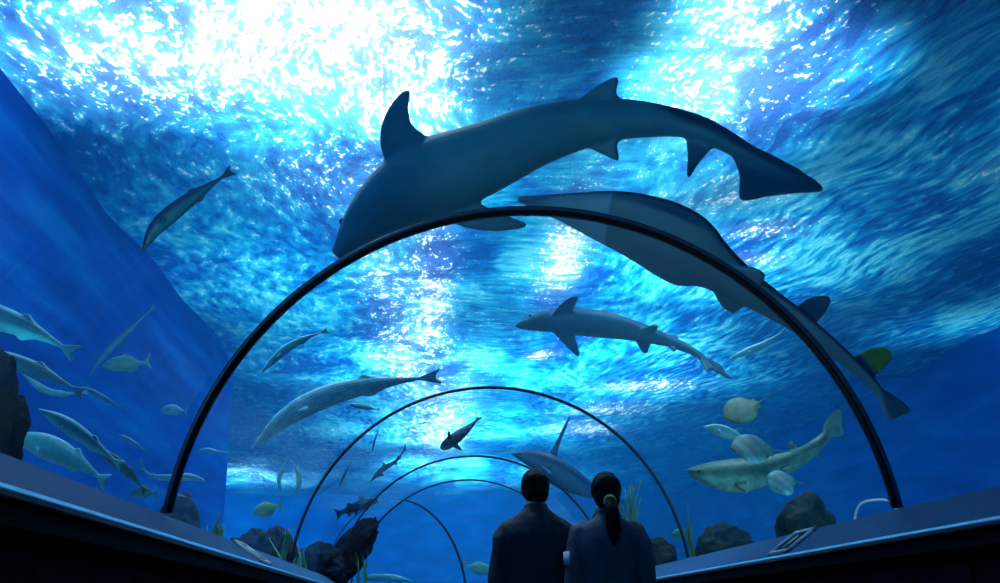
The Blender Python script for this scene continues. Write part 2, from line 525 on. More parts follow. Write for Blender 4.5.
def smooth_tab(tab, n=40):
    """Catmull-Rom resample of the profile table"""
    t = np.array(tab, float)
    ss = np.linspace(t[0, 0], t[-1, 0], n)
    out = []
    for s in ss:
        i = min(max(np.searchsorted(t[:, 0], s, 'right')-1, 0), len(t)-2)
        h = (s-t[i, 0])/(t[i+1, 0]-t[i, 0])
        m = lambda j: (t[min(j+1, len(t)-1)]-t[max(j-1, 0)])/(t[min(j+1, len(t)-1), 0]-t[max(j-1, 0), 0])
        d = t[i+1, 0]-t[i, 0]
        v = (2*h**3-3*h**2+1)*t[i]+(h**3-2*h**2+h)*d*m(i)+(-2*h**3+3*h**2)*t[i+1]+(h**3-h**2)*d*m(i+1)
        v[0] = s
        v[1:] = np.maximum(v[1:], .002)
        out.append(v)
    return out


def chaikin(pts, r=.22, it=2):
    """round the corners of an outline"""
    P = [Vector(p) for p in pts]
    for _ in range(it):
        Q = [P[0]]
        for a, b in zip(P, P[1:]):
            Q += [a.lerp(b, r), a.lerp(b, 1-r)]
        P = Q+[P[-1]]
    return P


def slab(bm, pts, th):
    pts = chaikin(pts)
    """pts: 3-d outline; th: 3-d half thickness vector"""
    th = Vector(th)
    a = [bm.verts.new(Vector(p)+th) for p in pts]
    b = [bm.verts.new(Vector(p)-th) for p in pts]
    bm.faces.new(a)
    bm.faces.new(b[::-1])
    n = len(pts)
    for i in range(n):
        bm.faces.new((a[i], b[i], b[(i+1) % n], a[(i+1) % n]))


KINDS = {}


def kind(name, prof, median=(), side=(), flat=2.0, voxel=.0055):
    KINDS[name] = dict(prof=prof, median=median, side=side, flat=flat, voxel=voxel)


# tables: (s along the body, half width, height up, height down)
kind('shark', [(0, .008, .006, .006), (.04, .028, .016, .014), (.10, .046, .03, .028), (.2, .060, .046, .044), (.3, .066, .055, .052),
               (.42, .062, .055, .052), (.55, .047, .044, .04), (.68, .031, .031, .028), (.8, .019, .021, .018), (.9, .012, .014, .012), (.97, .005, .01, .008)],
     median=[[(.34, .04), (.39, .115), (.425, .135), (.43, .11), (.445, .045)], [(.68, .02), (.71, .052), (.735, .055), (.74, .02)],
             [(.70, -.015), (.735, -.05), (.755, -.05), (.75, -.01)],
             [(.86, .0), (.90, .028), (1.0, .07), (1.02, .065), (.975, .02), (.935, -.005), (.94, -.045), (.93, -.05), (.895, -.03), (.86, -.008)]],
     side=[([(.165, .04), (.215, .10), (.275, .155), (.305, .16), (.285, .10), (.27, .05), (.24, .03)], -.02, -.16),
           ([(.56, .03), (.60, .08), (.635, .09), (.63, .03)], -.022, -.1)])
kind('big_shark', [(0, .012, .012, .012), (.03, .022, .022, .022), (.08, .042, .04, .04), (.16, .066, .06, .058), (.25, .077, .068, .062), (.36, .068, .062, .057),
                   (.48, .055, .052, .047), (.58, .043, .042, .038), (.68, .032, .030, .028), (.8, .022, .022, .02), (.9, .014, .016, .014), (.97, .006, .01, .008)],
     median=[[(.40, .05), (.45, .12), (.48, .13), (.50, .05)], [(.745, -.015), (.785, -.085), (.80, -.092), (.80, -.055), (.81, -.012)],
             [(.83, .014), (.92, .02), (1.03, .006), (.97, -.028), (.93, -.055), (.905, -.078), (.89, -.078), (.875, -.04), (.84, -.012)]],
     side=[([(.178, .05), (.182, .09), (.197, .125), (.224, .158), (.252, .174), (.264, .170), (.248, .14), (.242, .105), (.272, .06)], -.012, .02, -1),
           ([(.20, .05), (.25, .10), (.31, .135), (.37, .155), (.375, .148), (.33, .10), (.29, .05)], -.012, .02, 1),
           ([(.53, .035), (.575, .062), (.61, .078), (.62, .076), (.612, .05), (.622, .03)], -.01, -.05)], voxel=.0048)
kind('fin_shark', [(0, .008, .006, .006), (.04, .028, .02, .016), (.10, .05, .04, .04), (.2, .075, .065, .075), (.35, .09, .08, .11),
                   (.5, .08, .07, .12), (.65, .05, .05, .09), (.8, .025, .03, .04), (.9, .012, .018, .018), (.97, .006, .01, .008)],
     median=[[(.28, .05), (.305, .14), (.316, .38), (.330, .38), (.338, .14), (.36, .06)],
             [(.86, .0), (.90, .035), (1.0, .125), (1.02, .12), (.975, .04), (.935, .0), (.945, -.06), (.93, -.07), (.895, -.035), (.86, -.008)]],
     side=[([(.24, .05), (.31, .16), (.36, .21), (.37, .2), (.34, .05)], -.03, -.3)], voxel=.0065)
kind('leopard_shark', [(0, .010, .008, .006), (.04, .034, .022, .02), (.10, .052, .040, .036), (.2, .066, .056, .056), (.3, .070, .062, .062),
               (.42, .062, .055, .052), (.55, .045, .042, .038), (.68, .030, .030, .028), (.8, .021, .022, .020), (.9, .014, .016, .014), (.97, .006, .01, .008)],
     median=[[(.40, .04), (.44, .09), (.475, .10), (.48, .04)], [(.60, .025), (.63, .065), (.66, .065), (.66, .02)],
             [(.70, -.015), (.735, -.04), (.755, -.04), (.75, -.01)],
             [(.82, .01), (.90, .035), (.98, .03), (1.02, .012), (.99, -.01), (.95, -.022), (.93, -.045), (.905, -.045), (.87, -.02)]],
     side=[([(.24, .04), (.29, .11), (.35, .155), (.365, .15), (.35, .10), (.33, .05)], -.02, -.3), ([(.52, .03), (.56, .07), (.595, .08), (.59, .03)], -.02, -.1)])
kind('guitarfish', [(0, .008, .006, .005), (.06, .028, .014, .01), (.12, .05, .022, .015), (.2, .078, .034, .02), (.30, .105, .044, .026), (.37, .118, .046, .028),
                    (.43, .112, .044, .028), (.48, .075, .04, .026), (.55, .052, .034, .022), (.65, .036, .026, .018), (.78, .022, .019, .014), (.9, .012, .013, .01), (.97, .006, .008, .006)],
     median=[[(.68, .015), (.70, .075), (.73, .105), (.745, .09), (.74, .015)], [(.845, .01), (.86, .06), (.885, .095), (.91, .085), (.905, .01)],
             [(.92, .0), (.96, .025), (1.0, .04), (1.01, .032), (1.0, .0), (1.0, -.02), (.98, -.022), (.94, -.01)]],
     side=[([(.50, .04), (.55, .085), (.585, .085), (.59, .035)], -.008, 0)], voxel=.005)
kind('slender', [(0, .006, .006, .006), (.06, .016, .02, .018), (.18, .030, .045, .045), (.35, .036, .062, .062), (.5, .034, .06, .058), (.68, .024, .042, .038),
                 (.82, .012, .02, .018), (.9, .007, .012, .012)],
     median=[[(.58, .045), (.63, .068), (.66, .052), (.72, .03)], [(.6, -.045), (.65, -.064), (.68, -.05), (.73, -.03)],
             [(.87, 0), (.93, .02), (1.0, .045), (1.01, .04), (.97, 0), (1.01, -.04), (1.0, -.045), (.93, -.02)]],
     side=[([(.24, .02), (.32, .06), (.35, .055), (.29, .02)], -.01, -.3)], voxel=.007)
kind('deep_fish', [(0, .01, .02, .02), (.05, .035, .07, .06), (.15, .06, .125, .11), (.3, .075, .17, .155), (.45, .07, .17, .155), (.62, .05, .12, .11),
                   (.76, .028, .055, .05), (.86, .015, .028, .028)],
     median=[[(.36, .15), (.42, .235), (.5, .2), (.62, .165), (.72, .10), (.7, .06)], [(.5, -.13), (.55, -.2), (.62, -.165), (.73, -.08), (.7, -.05)],
             [(.82, 0), (.9, .08), (1.0, .19), (1.02, .185), (.94, .0), (1.02, -.185), (1.0, -.19), (.9, -.08)]],
     side=[([(.27, .05), (.36, .13), (.41, .13), (.36, .05)], -.03, -.5)], voxel=.009)
kind('grouper', [(0, .02, .03, .03), (.05, .06, .06, .06), (.15, .085, .10, .09), (.3, .095, .125, .11), (.5, .08, .115, .10), (.66, .055, .085, .08),
                 (.8, .03, .055, .055), (.88, .02, .045, .045)],
     median=[[(.26, .10), (.32, .20), (.38, .22), (.40, .17), (.36, .10)], [(.56, .09), (.62, .16), (.68, .16), (.70, .06)],
             [(.5, -.08), (.53, -.16), (.58, -.17), (.59, -.07)], [(.64, -.07), (.68, -.14), (.73, -.14), (.74, -.05)],
             [(.84, 0), (.88, .06), (.98, .15), (1.0, .14), (.96, .0), (1.0, -.14), (.98, -.15), (.88, -.06)]],
     side=[([(.2, .07), (.27, .18), (.32, .19), (.31, .07)], -.06, -.4)], voxel=.009)
kind('ray', [(0, .02, .02, .015), (.05, .05, .035, .02), (.15, .08, .05, .035), (.3, .08, .055, .035), (.45, .05, .035, .022), (.56, .02, .018, .014),
             (.7, .008, .009, .008), (.85, .007, .008, .007), (1.0, .005, .006, .005)],
     side=[([(.05, .02), (.09, .14), (.17, .27), (.27, .40), (.30, .41), (.34, .30), (.42, .17), (.52, .08), (.54, .01)], 0, .12)], voxel=.008)
kind('round_ray', [(0, .02, .015, .01), (.06, .12, .022, .015), (.16, .20, .038, .022), (.28, .24, .05, .028), (.4, .22, .045, .026), (.5, .15, .034, .02), (.56, .06, .022, .015),
                   (.62, .02, .014, .012), (.8, .009, .009, .009), (1.0, .005, .005, .005)],
     side=[([(.5, .04), (.54, .10), (.6, .1), (.59, .02)], 0, 0)], voxel=.008)


def canonical(kd, L):
    """straight animal of length L: nose at 0, tail towards +X, Z the back"""
    K = KINDS[kd]
    vox = K['voxel']*L
    bm = bmesh.new()
    rows = []
    N = 24
    for s, w, hu, hd in smooth_tab(K['prof']):
        rows.append([bm.verts.new((s*L, w*L*math.cos(a), (hu if math.sin(a) > 0 else hd)*L*math.sin(a))) for a in [i*math.tau/N for i in range(N)]])
    for a, b in zip(rows, rows[1:]):
        for i in range(N):
            bm.faces.new((a[i], a[(i+1) % N], b[(i+1) % N], b[i]))
    bm.faces.new(rows[0][::-1])
    bm.faces.new(rows[-1])
    th = vox*1.15
    for poly in K['median']:
        slab(bm, [(s*L, 0, z*L) for s, z in poly], (0, th, 0))
    for poly, z0, dih, *only in K['side']:
        for sg in (only or (1, -1)):
            slab(bm, [(s*L, sg*y*L, (z0+dih*(y-.03))*L) for s, y in poly], (0, 0, th))
    return evaluated(bm, vox, 2)


CANON = {}


def catmull(P, t):
    """P: n x 3 points, t in 0..1 by chord length -> point, tangent"""
    P = np.asarray(P, float)
    d = np.r_[0, np.cumsum(np.linalg.norm(np.diff(P, axis=0), axis=1))]
    d /= d[-1]
    t = np.asarray(t)
    i = np.clip(np.searchsorted(d, t, 'right')-1, 0, len(P)-2)
    h = ((t-d[i])/(d[i+1]-d[i]))[:, None]
    def m(j):
        a, b = np.clip(j-1, 0, len(P)-1), np.clip(j+1, 0, len(P)-1)
        return (P[b]-P[a])/(d[b]-d[a])[:, None]
    D = (d[i+1]-d[i])[:, None]
    pos = (2*h**3-3*h**2+1)*P[i]+(h**3-2*h**2+h)*D*m(i)+(-2*h**3+3*h**2)*P[i+1]+(h**3-h**2)*D*m(i+1)
    tan = (6*h*h-6*h)/D*P[i]+(3*h*h-4*h+1)*m(i)+(-6*h*h+6*h)/D*P[i+1]+(3*h*h-2*h)*m(i+1)
    # run straight on past either end
    e = np.where(t > 1, t-1, np.where(t < 0, t, 0))[:, None]
    pos = pos if not np.any(e) else np.where(e != 0, np.where(e > 0, P[-1]+e*m(np.full(len(t), len(P)-1)), P[0]+e*m(np.zeros(len(t), int))), pos)
    tan = np.where(e > 0, m(np.full(len(t), len(P)-1)), tan)
    return pos, tan/np.linalg.norm(tan, axis=1)[:, None]


def animal(name, kd, pts, up, back, belly, label, cat, mat='fish', group=None, fat=1.0, pigment=None, twist=0.0, tw=(.3, 1.0), eyes=True):
    """pts: (px, py, Y) stations from nose to tail; up: direction of its back as (right, up, away) of the viewer"""
    P = np.array([at(*p) for p in pts])
    for p_ in P:
        if (p_[1] < 13.2 and math.hypot(p_[0], p_[2]-TZ) < 1.62) or p_[2] > H-.25 or (p_[0] < XL+.1 and p_[1] < YC) or p_[0] > XR:
            print('PLACE', label, np.round(p_, 2))
    L = float(np.sum(np.linalg.norm(np.diff(P, axis=0), axis=1)))
    key = (kd, 1)
    if key not in CANON:
        CANON[key] = canonical(kd, 1.0)
    src = CANON[key]
    me = src.copy()
    n = len(me.vertices)
    co = np.empty(n*3)
    me.vertices.foreach_get('co', co)
    co = co.reshape(-1, 3)
    no = np.empty(n*3)
    me.vertices.foreach_get('normal', no)
    no = no.reshape(-1, 3)
    s, y, z = co[:, 0], co[:, 1], co[:, 2]
    k = np.clip((no[:, 2]+.35)/.7, 0, 1)
    k = (k*k*(3-2*k))[:, None]
    c = np.array(belly)*(1-k)+np.array(back)*k
    if pigment is not None:
        c = pigment(s, y, z, no, c)
    rgba = np.ones((n, 4))
    rgba[:, :3] = np.clip(c, 0, 1)*np.array([.55, .95, 1.0])  # red cut in the colour to stand in for the tank's blue light
    at_ = me.attributes.new('pigment', 'FLOAT_COLOR', 'POINT')
    at_.data.foreach_set('color', rgba.ravel())
    pos, tan = catmull(P, s)
    U = CR*up[0]+CU*up[1]+CF*up[2]
    U = np.tile(U/np.linalg.norm(U), (n, 1))
    if twist:
        # roll the body along its length
        a = np.clip((s-tw[0])/(tw[1]-tw[0]), 0, 1)
        a = twist*a*a*(3-2*a)
        ax = tan
        U = U*np.cos(a)[:, None]+np.cross(ax, U)*np.sin(a)[:, None]
    B = U-np.sum(U*tan, axis=1)[:, None]*tan
    B /= np.linalg.norm(B, axis=1)[:, None]
    Yv = np.cross(B, tan)
    w = pos+Yv*(y*L*fat)[:, None]+B*(z*L*fat)[:, None]
    org = P.mean(axis=0)
    me.vertices.foreach_set('co', (w-org).ravel())
    me.update()
    o = obj(name, me, M[mat])
    o.location = org
    tag(o, label, cat, group)
    if eyes:
        K = KINDS[kd]['prof']
        es = {'shark': .07, 'leopard_shark': .07, 'fin_shark': .07, 'big_shark': .06, 'guitarfish': .14, 'slender': .07, 'deep_fish': .10, 'grouper': .10, 'ray': .08, 'round_ray': .14}[kd]
        ew = lerp_tab(K, es, 1)*(.35 if 'ray' in kd or kd == 'guitarfish' else .93)
        ez = lerp_tab(K, es, 2)*(.85 if 'ray' in kd or kd == 'guitarfish' else .25)
        pp, tt = catmull(P, np.array([es]))
        b = U[0]-np.dot(U[0], tt[0])*tt[0]
        b /= np.linalg.norm(b)
        yv = np.cross(b, tt[0])
        for sg in (1, -1):
            bm = bmesh.new()
            bmesh.ops.create_uvsphere(bm, u_segments=10, v_segments=8, radius=L*.0085*(2 if kd in ('deep_fish', 'grouper') else 1))
            e = obj('eye', bm, M['eye'], o)
            e.location = Vector(pp[0]+yv*sg*ew*L*fat+b*ez*L*fat-org)
    return o


G, T_ = (.05, .075, .11), (.16, .34, .38)
# --- the big animals over the walkway
animal('shark', 'big_shark', [(336, 256, 5.6), (369, 218, 5.55), (415, 186, 5.5), (480, 160, 5.4), (540, 135, 5.3), (600, 121, 5.2), (650, 120, 5.1), (700, 129, 5.0), (750, 155, 4.95), (816, 187, 4.9)],
       (.05, .12, 1), (.045, .07, .12), (.13, .32, .38), 'huge dark shark with raised pectoral fin gliding above the nearest rib', 'shark', 'shark', twist=1.5, tw=(.64, .76))
animal('guitarfish', 'guitarfish', [(518, 199, 4.6), (580, 212, 4.6), (640, 230, 4.55), (700, 260, 4.5), (750, 292, 4.5), (800, 324, 4.5), (845, 359, 4.5), (875, 387, 4.5), (897, 417, 4.5)],
       (.62, .62, .48), (.025, .035, .07), (.26, .34, .42), 'long guitarfish lying along the top right of the nearest rib', 'ray', 'shark', fat=1.08,
       pigment=lambda s, y, z, no, c: np.where(((s > .8) & (s < .95) & (z > .03))[:, None], np.array([[.42, .36, .06]]), np.where((s < .22)[:, None], c*1.6+.03, c)))
animal('shark', 'shark', [(516, 326, 8.6), (550, 321, 8.6), (590, 323, 8.5), (630, 330, 8.5), (665, 340, 8.5), (695, 353, 8.45), (714, 369, 8.4), (721, 380, 8.4)],
       (.1, .45, .8), (.07, .10, .17), (.22, .34, .44), 'smaller grey shark swimming left below the guitarfish', 'shark', 'shark', twist=.3)
PALE, CY, DK = (.45, .62, .66), (.20, .50, .58), (.02, .035, .07)
UP = (0, 1, .25)


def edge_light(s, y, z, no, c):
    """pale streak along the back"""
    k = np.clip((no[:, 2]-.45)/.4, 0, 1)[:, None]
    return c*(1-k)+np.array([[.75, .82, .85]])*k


def rim(s, y, z, no, c):
    k = np.clip((np.abs(y)-.13)/.09, 0, 1)[:, None]
    m_ = (np.sin(s*34+y*20) > .4)[:, None]*.35
    return c*(1-m_)*(.55+.9*k)


def stripes(s, y, z, no, c):
    k = (np.sin(z*420+s*9) > .25)[:, None]*np.ones((1, 3))
    return c*(1-.6*k)+np.array([[.85, .92, .95]])*.6*k


# --- left side of the tank
animal('fish', 'slender', [(142, 253, 4.4), (156, 228, 4.4), (188, 201, 4.4), (233, 170, 4.4)], (-.6, .7, .1), (.02, .05, .14), (.12, .38, .42), 'slim dark fish slanting upward on the far upper left', 'fish', fat=1.15)
animal('fish', 'slender', [(-75, 296, 4.5), (-20, 312, 4.5), (30, 330, 4.5), (76, 354, 4.5)], (.3, 1, .1), (.04, .13, .24), (.12, .38, .48), 'large blue fish cut by the left edge, upper of two', 'fish', fat=1.3, pigment=edge_light)
animal('fish', 'slender', [(-50, 350, 4.2), (-5, 358, 4.2), (40, 371, 4.2), (84, 394, 4.2)], (.3, 1, .1), (.03, .10, .2), (.08, .3, .4), 'blue fish cut by the left edge, just above the dark rock', 'fish', fat=1.0, pigment=edge_light)
animal('fish', 'slender', [(88, 376, 5.6), (108, 352, 5.6), (130, 330, 5.6), (155, 306, 5.6)], (-.5, .6, .4), (.25, .42, .52), (.3, .5, .6), 'thin pale stick-like fish slanting up to the right', 'fish', fat=.55)
animal('fish', 'deep_fish', [(103, 366, 5.6), (118, 364, 5.6), (134, 364, 5.6), (151, 361, 5.6)], UP, (.2, .5, .45), (.35, .62, .55), 'small green-blue fish facing left below the stick-like fish', 'fish', 'silver', fat=1.0)
animal('fish', 'slender', [(82, 386, 6.2), (98, 395, 6.2), (122, 408, 6.2)], UP, (.06, .22, .42), (.12, .35, .5), 'faint blue fish pointing up left under the small green-blue fish', 'fish')
animal('fish', 'slender', [(22, 374, 4.8), (45, 390, 4.8), (65, 394, 4.8), (88, 392, 4.8)], UP, (.3, .6, .65), (.3, .6, .65), 'pale curved fish right of the dark rock top', 'fish', 'silver', fat=.8)
animal('fish', 'deep_fish', [(160, 411, 7.2), (170, 410, 7.2), (188, 411, 7.2)], UP, (.2, .45, .6), (.3, .6, .7), 'tiny silver fish beside the left leg of the nearest rib', 'fish', 'silver', fat=1.1)
animal('fish', 'slender', [(10, 436, 4.6), (40, 444, 4.6), (72, 459, 4.6), (107, 482, 4.6)], (.3, 1, -.1), (.22, .62, .68), (.3, .68, .72), 'big bright turquoise fish above the left ledge', 'fish', 'silver', fat=1.9, pigment=edge_light)
animal('fish', 'slender', [(38, 409, 4.9), (65, 424, 4.9), (92, 443, 4.9), (122, 466, 4.9)], (.3, 1, -.1), (.05, .2, .25), (.2, .52, .58), 'darker striped fish just above the bright turquoise fish', 'fish', fat=1.3, pigment=edge_light)
animal('fish', 'slender', [(94, 446, 5.2), (112, 459, 5.2), (130, 474, 5.2), (146, 492, 5.2)], (.3, 1, 0), (.06, .13, .12), (.12, .24, .2), 'dull olive fish heading for the left rib foot', 'fish', fat=1.3)
animal('fish', 'slender', [(118, 434, 7), (130, 441, 7), (148, 453, 7)], UP, (.08, .25, .42), (.1, .3, .5), 'faint blue fish above the dull olive fish', 'fish', fat=1.2)
animal('fish', 'slender', [(196, 452, 7.4), (206, 450, 7.4), (216, 452, 7.4), (232, 453, 7.4)], UP, (.15, .42, .58), (.22, .5, .62), 'pale blue fish right of the left leg of the nearest rib', 'fish', fat=1.1)
animal('shark', 'shark', [(206, 481, 6.6), (190, 477, 6.6), (170, 478, 6.6), (150, 475, 6.6), (138, 462, 6.6)], UP, (.10, .28, .42), (.3, .55, .6), 'small pale shark passing behind the left rib foot', 'shark', 'shark')
animal('fish', 'round_ray', [(166, 505, 6.8), (175, 495, 6.8), (200, 502, 6.8)], (0, 1, .3), (.12, .3, .34), (.2, .4, .42), 'pale flat ray near the sand by the left rib foot', 'ray', fat=.8)
animal('fish', 'deep_fish', [(131, 496, 5.6), (142, 492, 5.6), (158, 494, 5.6)], UP, (.14, .33, .32), (.22, .42, .4), 'green-grey round fish low beside the left rib foot', 'fish', fat=1.3)
# --- seen through the middle of the tunnel
animal('fish', 'slender', [(261, 373, 7.6), (281, 353, 7.6), (300, 341, 7.6), (328, 330, 7.6)], (-.3, 1, .2), (.08, .3, .4), (.12, .36, .42), 'slim white-backed fish between the first two ribs at left', 'fish', fat=.9, pigment=edge_light)
animal('ray', 'slender', [(251, 449, 7.8), (285, 418, 7.8), (325, 397, 7.8), (372, 385, 7.8), (440, 376, 7.8)], (-.3, 1, 0), (.2, .45, .55), (.3, .55, .62), 'long white-streaked fish below the slim white-backed fish', 'fish', fat=.9, pigment=stripes, eyes=False)
animal('fish', 'slender', [(347, 404, 8.6), (358, 406, 8.6), (380, 410, 8.6)], UP, (.12, .32, .45), (.2, .42, .5), 'small grey-blue fish just above the second rib at left', 'fish', fat=1.4)
animal('fish', 'grouper', [(441, 449, 11.5), (453, 440, 11.5), (466, 430, 11.5), (480, 417, 11.5)], (.2, .3, 1), DK, (.04, .05, .08), 'dark broad fish with spread fins above the third rib', 'fish', fat=1.25)
animal('fish', 'grouper', [(378, 500, 12.7), (367, 503, 12.7), (354, 508, 12.7), (335, 515, 12.7)], (.1, 1, 0), (.04, .04, .07), (.07, .07, .11), 'dark grouper with ragged fins left of the third rib', 'fish')
animal('shark', 'shark', [(370, 482, 11), (382, 470, 11), (396, 461, 11), (407, 446, 11)], (-.3, .7, .6), DK, (.06, .1, .18), 'small dark shark slanting up between second and third ribs', 'shark', 'shark', fat=.9)
animal('fish', 'slender', [(339, 488, 11), (344, 476, 11), (351, 462, 11)], (-.7, .5, .3), DK, (.04, .09, .2), 'thin dark fish, lower of two hanging inside the second rib', 'fish', fat=.8)
animal('fish', 'slender', [(372, 453, 11), (374, 443, 11), (378, 431, 11)], (-.7, .3, .3), DK, (.04, .09, .2), 'thin dark fish, upper of two hanging inside the second rib', 'fish', fat=.8)
animal('shark', 'fin_shark', [(511, 454, 12.3), (535, 459, 12.3), (560, 470, 12.3), (585, 485, 12.3), (604, 499, 12.3), (618, 512, 12.3)], (.2, 1, .3), (.04, .07, .15), (.16, .34, .46), 'dark shark with tall thin dorsal fin behind the two visitors', 'shark', 'shark', fat=1.15)
animal('fish', 'slender', [(282, 493, 8.5), (279, 480, 8.5), (283, 468, 8.5), (288, 456, 8.5)], (-1, 0, .1), (.2, .45, .5), (.3, .55, .55), 'thin pale fish hanging upright, left of two near the left wall end', 'fish')
animal('fish', 'slender', [(294, 494, 8.5), (299, 482, 8.5), (297, 470, 8.5), (291, 460, 8.5)], (1, 0, .1), (.22, .5, .5), (.4, .6, .55), 'thin pale fish hanging upright, right of two near the left wall end', 'fish', fat=1.2)
animal('fish', 'deep_fish', [(254, 513, 7.8), (264, 510, 7.8), (282, 505, 7.8)], UP, (.30, .45, .18), (.36, .5, .25), 'round yellow-green fish above the mossy rocks at left', 'fish', fat=1.5)
animal('fish', 'deep_fish', [(492, 571, 17.4), (482, 569, 17.4), (463, 565, 17.4)], UP, (.2, .4, .2), (.7, .8, .7), 'green fish with white belly beside the man\'s jacket', 'fish', fat=1.2)
animal('fish', 'slender', [(412, 581, 19.0), (390, 578, 19.0), (365, 578, 19.0), (350, 581, 19.0)], UP, (.15, .35, .35), (.3, .5, .45), 'pale green fish lowest in the middle of the tunnel', 'fish')
# --- right side of the tank
animal('shark', 'leopard_shark', [(687, 471, 7.5), (715, 475, 7.45), (745, 475, 7.4), (770, 469, 7.3), (795, 460, 7.2), (812, 449, 7.1), (828, 434, 7.1), (841, 414, 7.0)], (.05, 1, .1), (.07, .15, .11), (.26, .42, .36),
       'mottled green-grey shark facing left on the right side', 'shark', 'spotted', fat=1.55)
animal('fish', 'slender', [(703, 427, 7.5), (718, 430, 7.5), (735, 436, 7.5), (752, 444, 7.5)], UP, (.2, .4, .45), (.22, .42, .48), 'pale white-backed fish, upper of the pair over the mottled shark', 'fish', fat=2.0, pigment=edge_light)
animal('ray', 'round_ray', [(731, 447, 6.9), (745, 448, 6.9), (768, 450, 6.9), (800, 452, 6.9)], (-.05, .75, -.6), (.10, .22, .26), (.24, .38, .42), 'pale grey ray resting over the back of the mottled shark', 'ray', 'spotted', fat=1.15, pigment=rim)
animal('ray', 'round_ray', [(770, 489, 6.8), (779, 484, 6.8), (792, 481, 6.8), (813, 487, 6.8)], (.3, .8, -.5), (.16, .34, .42), (.45, .62, .68), 'small white-faced ray below the mottled shark', 'ray', 'spotted', fat=1.5, pigment=rim)
animal('ray', 'round_ray', [(724, 418, 8.2), (742, 410, 8.2), (760, 402, 8.2), (778, 389, 8.2)], (-.4, -.8, .4), (.16, .32, .10), (.06, .22, .10), 'yellow-green ray tilting up at right, above the pale fish', 'ray', 'spotted', fat=1.15, pigment=rim)
animal('fish', 'slender', [(729, 359, 8.4), (746, 352, 8.4), (765, 344, 8.4), (787, 329, 8.4)], (.3, 1, .2), (.3, .55, .65), (.4, .65, .72), 'pale silvery fish beneath the middle of the guitarfish tail', 'fish', 'silver', fat=.9, pigment=edge_light)
animal('fish', 'deep_fish', [(672, 536, 9.6), (679, 534, 9.6), (694, 533, 9.6)], UP, (.14, .36, .3), (.2, .45, .36), 'small green fish at the right foot of the second rib', 'fish', fat=1.4)

# ------------------------------------------------------------------ rocks, weed, cable
random.seed(4)


def rock(name, px, ptop, half, Y, mat, label, squash=.8, seed=0, lean=0.0):
    top = at(px, ptop, Y)
    r = half*Y/FPX
    z0 = 1.12
    hh = max(.12, (top[2]-z0))
    bm = bmesh.new()
    bmesh.ops.create_icosphere(bm, subdivisions=5, radius=1)
    for v in bm.verts:
        p = v.co.copy()
        q = p*1.6+Vector((seed*3.1, seed, 0))
        d = 1+.28*mnoise.noise(q)+.14*mnoise.noise(q*2.3)+.07*mnoise.noise(q*5)+.03*mnoise.noise(q*11)
        p *= d
        v.co = Vector((p.x*r+lean*p.z*hh*.5, p.y*r*squash, p.z*hh*.5))
    zmin = min(v.co.z for v in bm.verts)
    zmax = max(v.co.z for v in bm.verts)
    for v in bm.verts:
        v.co.z = (v.co.z-zmin)/(zmax-zmin)*(hh+.04)-.0
    o = obj(name, bm, M[mat])
    o.location = (top[0], top[1], z0)
    return tag(o, label, 'rock')


rock('rock', -28, 341, 60, 3.7, 'rock', 'tall dark rock cut by the left edge, behind the ledge', seed=1)
rock('rock', 802, 496, 26, 7.6, 'coral', 'rounded mossy rock behind the right ledge plate', seed=2)
rock('rock', 722, 526, 27, 9.5, 'coral', 'low mossy mound on the sand left of the right plate', seed=3)
rock('rock', 181, 497, 22, 7.6, 'bluerock', 'low dark rock behind the left foot of the nearest rib', seed=4)
rock('rock', 250, 532, 22, 9, 'bluerock', 'low dark stone left of the mossy heap behind the left ledge', seed=5)
rock('rock', 276, 530, 18, 8.5, 'coral', 'small mossy heap behind the left ledge plate', seed=6)
rock('rock', 352, 520, 17, 11.4, 'bluerock', 'upright dark blue rock leaning right below the grouper', seed=7, lean=.5)
rock('rock', 318, 545, 26, 10.6, 'bluerock', 'dark boulder left of the upright leaning rock', seed=8)
rock('rock', 655, 541, 20, 9.5, 'coral', 'low mossy stone beside the woman\'s right arm', seed=9)


def weed(px, ptop, Y, n, spread, label, w=.012):
    top = at(px, ptop, Y)
    z0 = 1.15
    bm = bmesh.new()
    for i in range(n):
        a = random.uniform(0, math.tau)
        L = (top[2]-z0)*random.uniform(.7, 1.0)
        dx, dy = math.cos(a)*spread*random.random(), math.sin(a)*spread*random.random()
        bx, by = random.uniform(-.02, .02)*n**.5, random.uniform(-.02, .02)*n**.5
        prev = None
        for j in range(9):
            t = j/8
            c = Vector((bx+dx*t*t+.015*math.sin(5*t+i), by+dy*t*t, L*t))
            ww = w*(1-t**2.2)+.001
            d = Vector((math.cos(a+1.4), math.sin(a+1.4), 0))
            nn = Vector((-d.y, d.x, 0))*.002
            cur = [bm.verts.new(c+d*ww), bm.verts.new(c+nn), bm.verts.new(c-d*ww), bm.verts.new(c-nn)]
            if prev:
                for q in range(4):
                    bm.faces.new((prev[q], prev[(q+1) % 4], cur[(q+1) % 4], cur[q]))
            else:
                bm.faces.new(cur)
            prev = cur
        bm.faces.new(prev[::-1])
    o = obj('water_weed', bm, M['weed'])
    o.location = (top[0], top[1], z0)
    return tag(o, label, 'plant')


weed(217, 507, 6.6, 5, .05, 'clump of pale green weed right of the left rib foot', .03)
weed(284, 522, 7.6, 5, .10, 'bright green weed leaning over the left ledge plate', .025)
weed(362, 552, 11.0, 7, .10, 'thin weed at the foot of the upright leaning rock', .012)
weed(690, 492, 8.4, 2, .03, 'single tall green weed right of the woman', .025)
weed(619, 480, 7.2, 16, .12, 'feathery green weed right beside the woman\'s ponytail', .010)
weed(301, 538, 9.5, 6, .10, 'dark weed tuft in front of the dark boulder', .02)


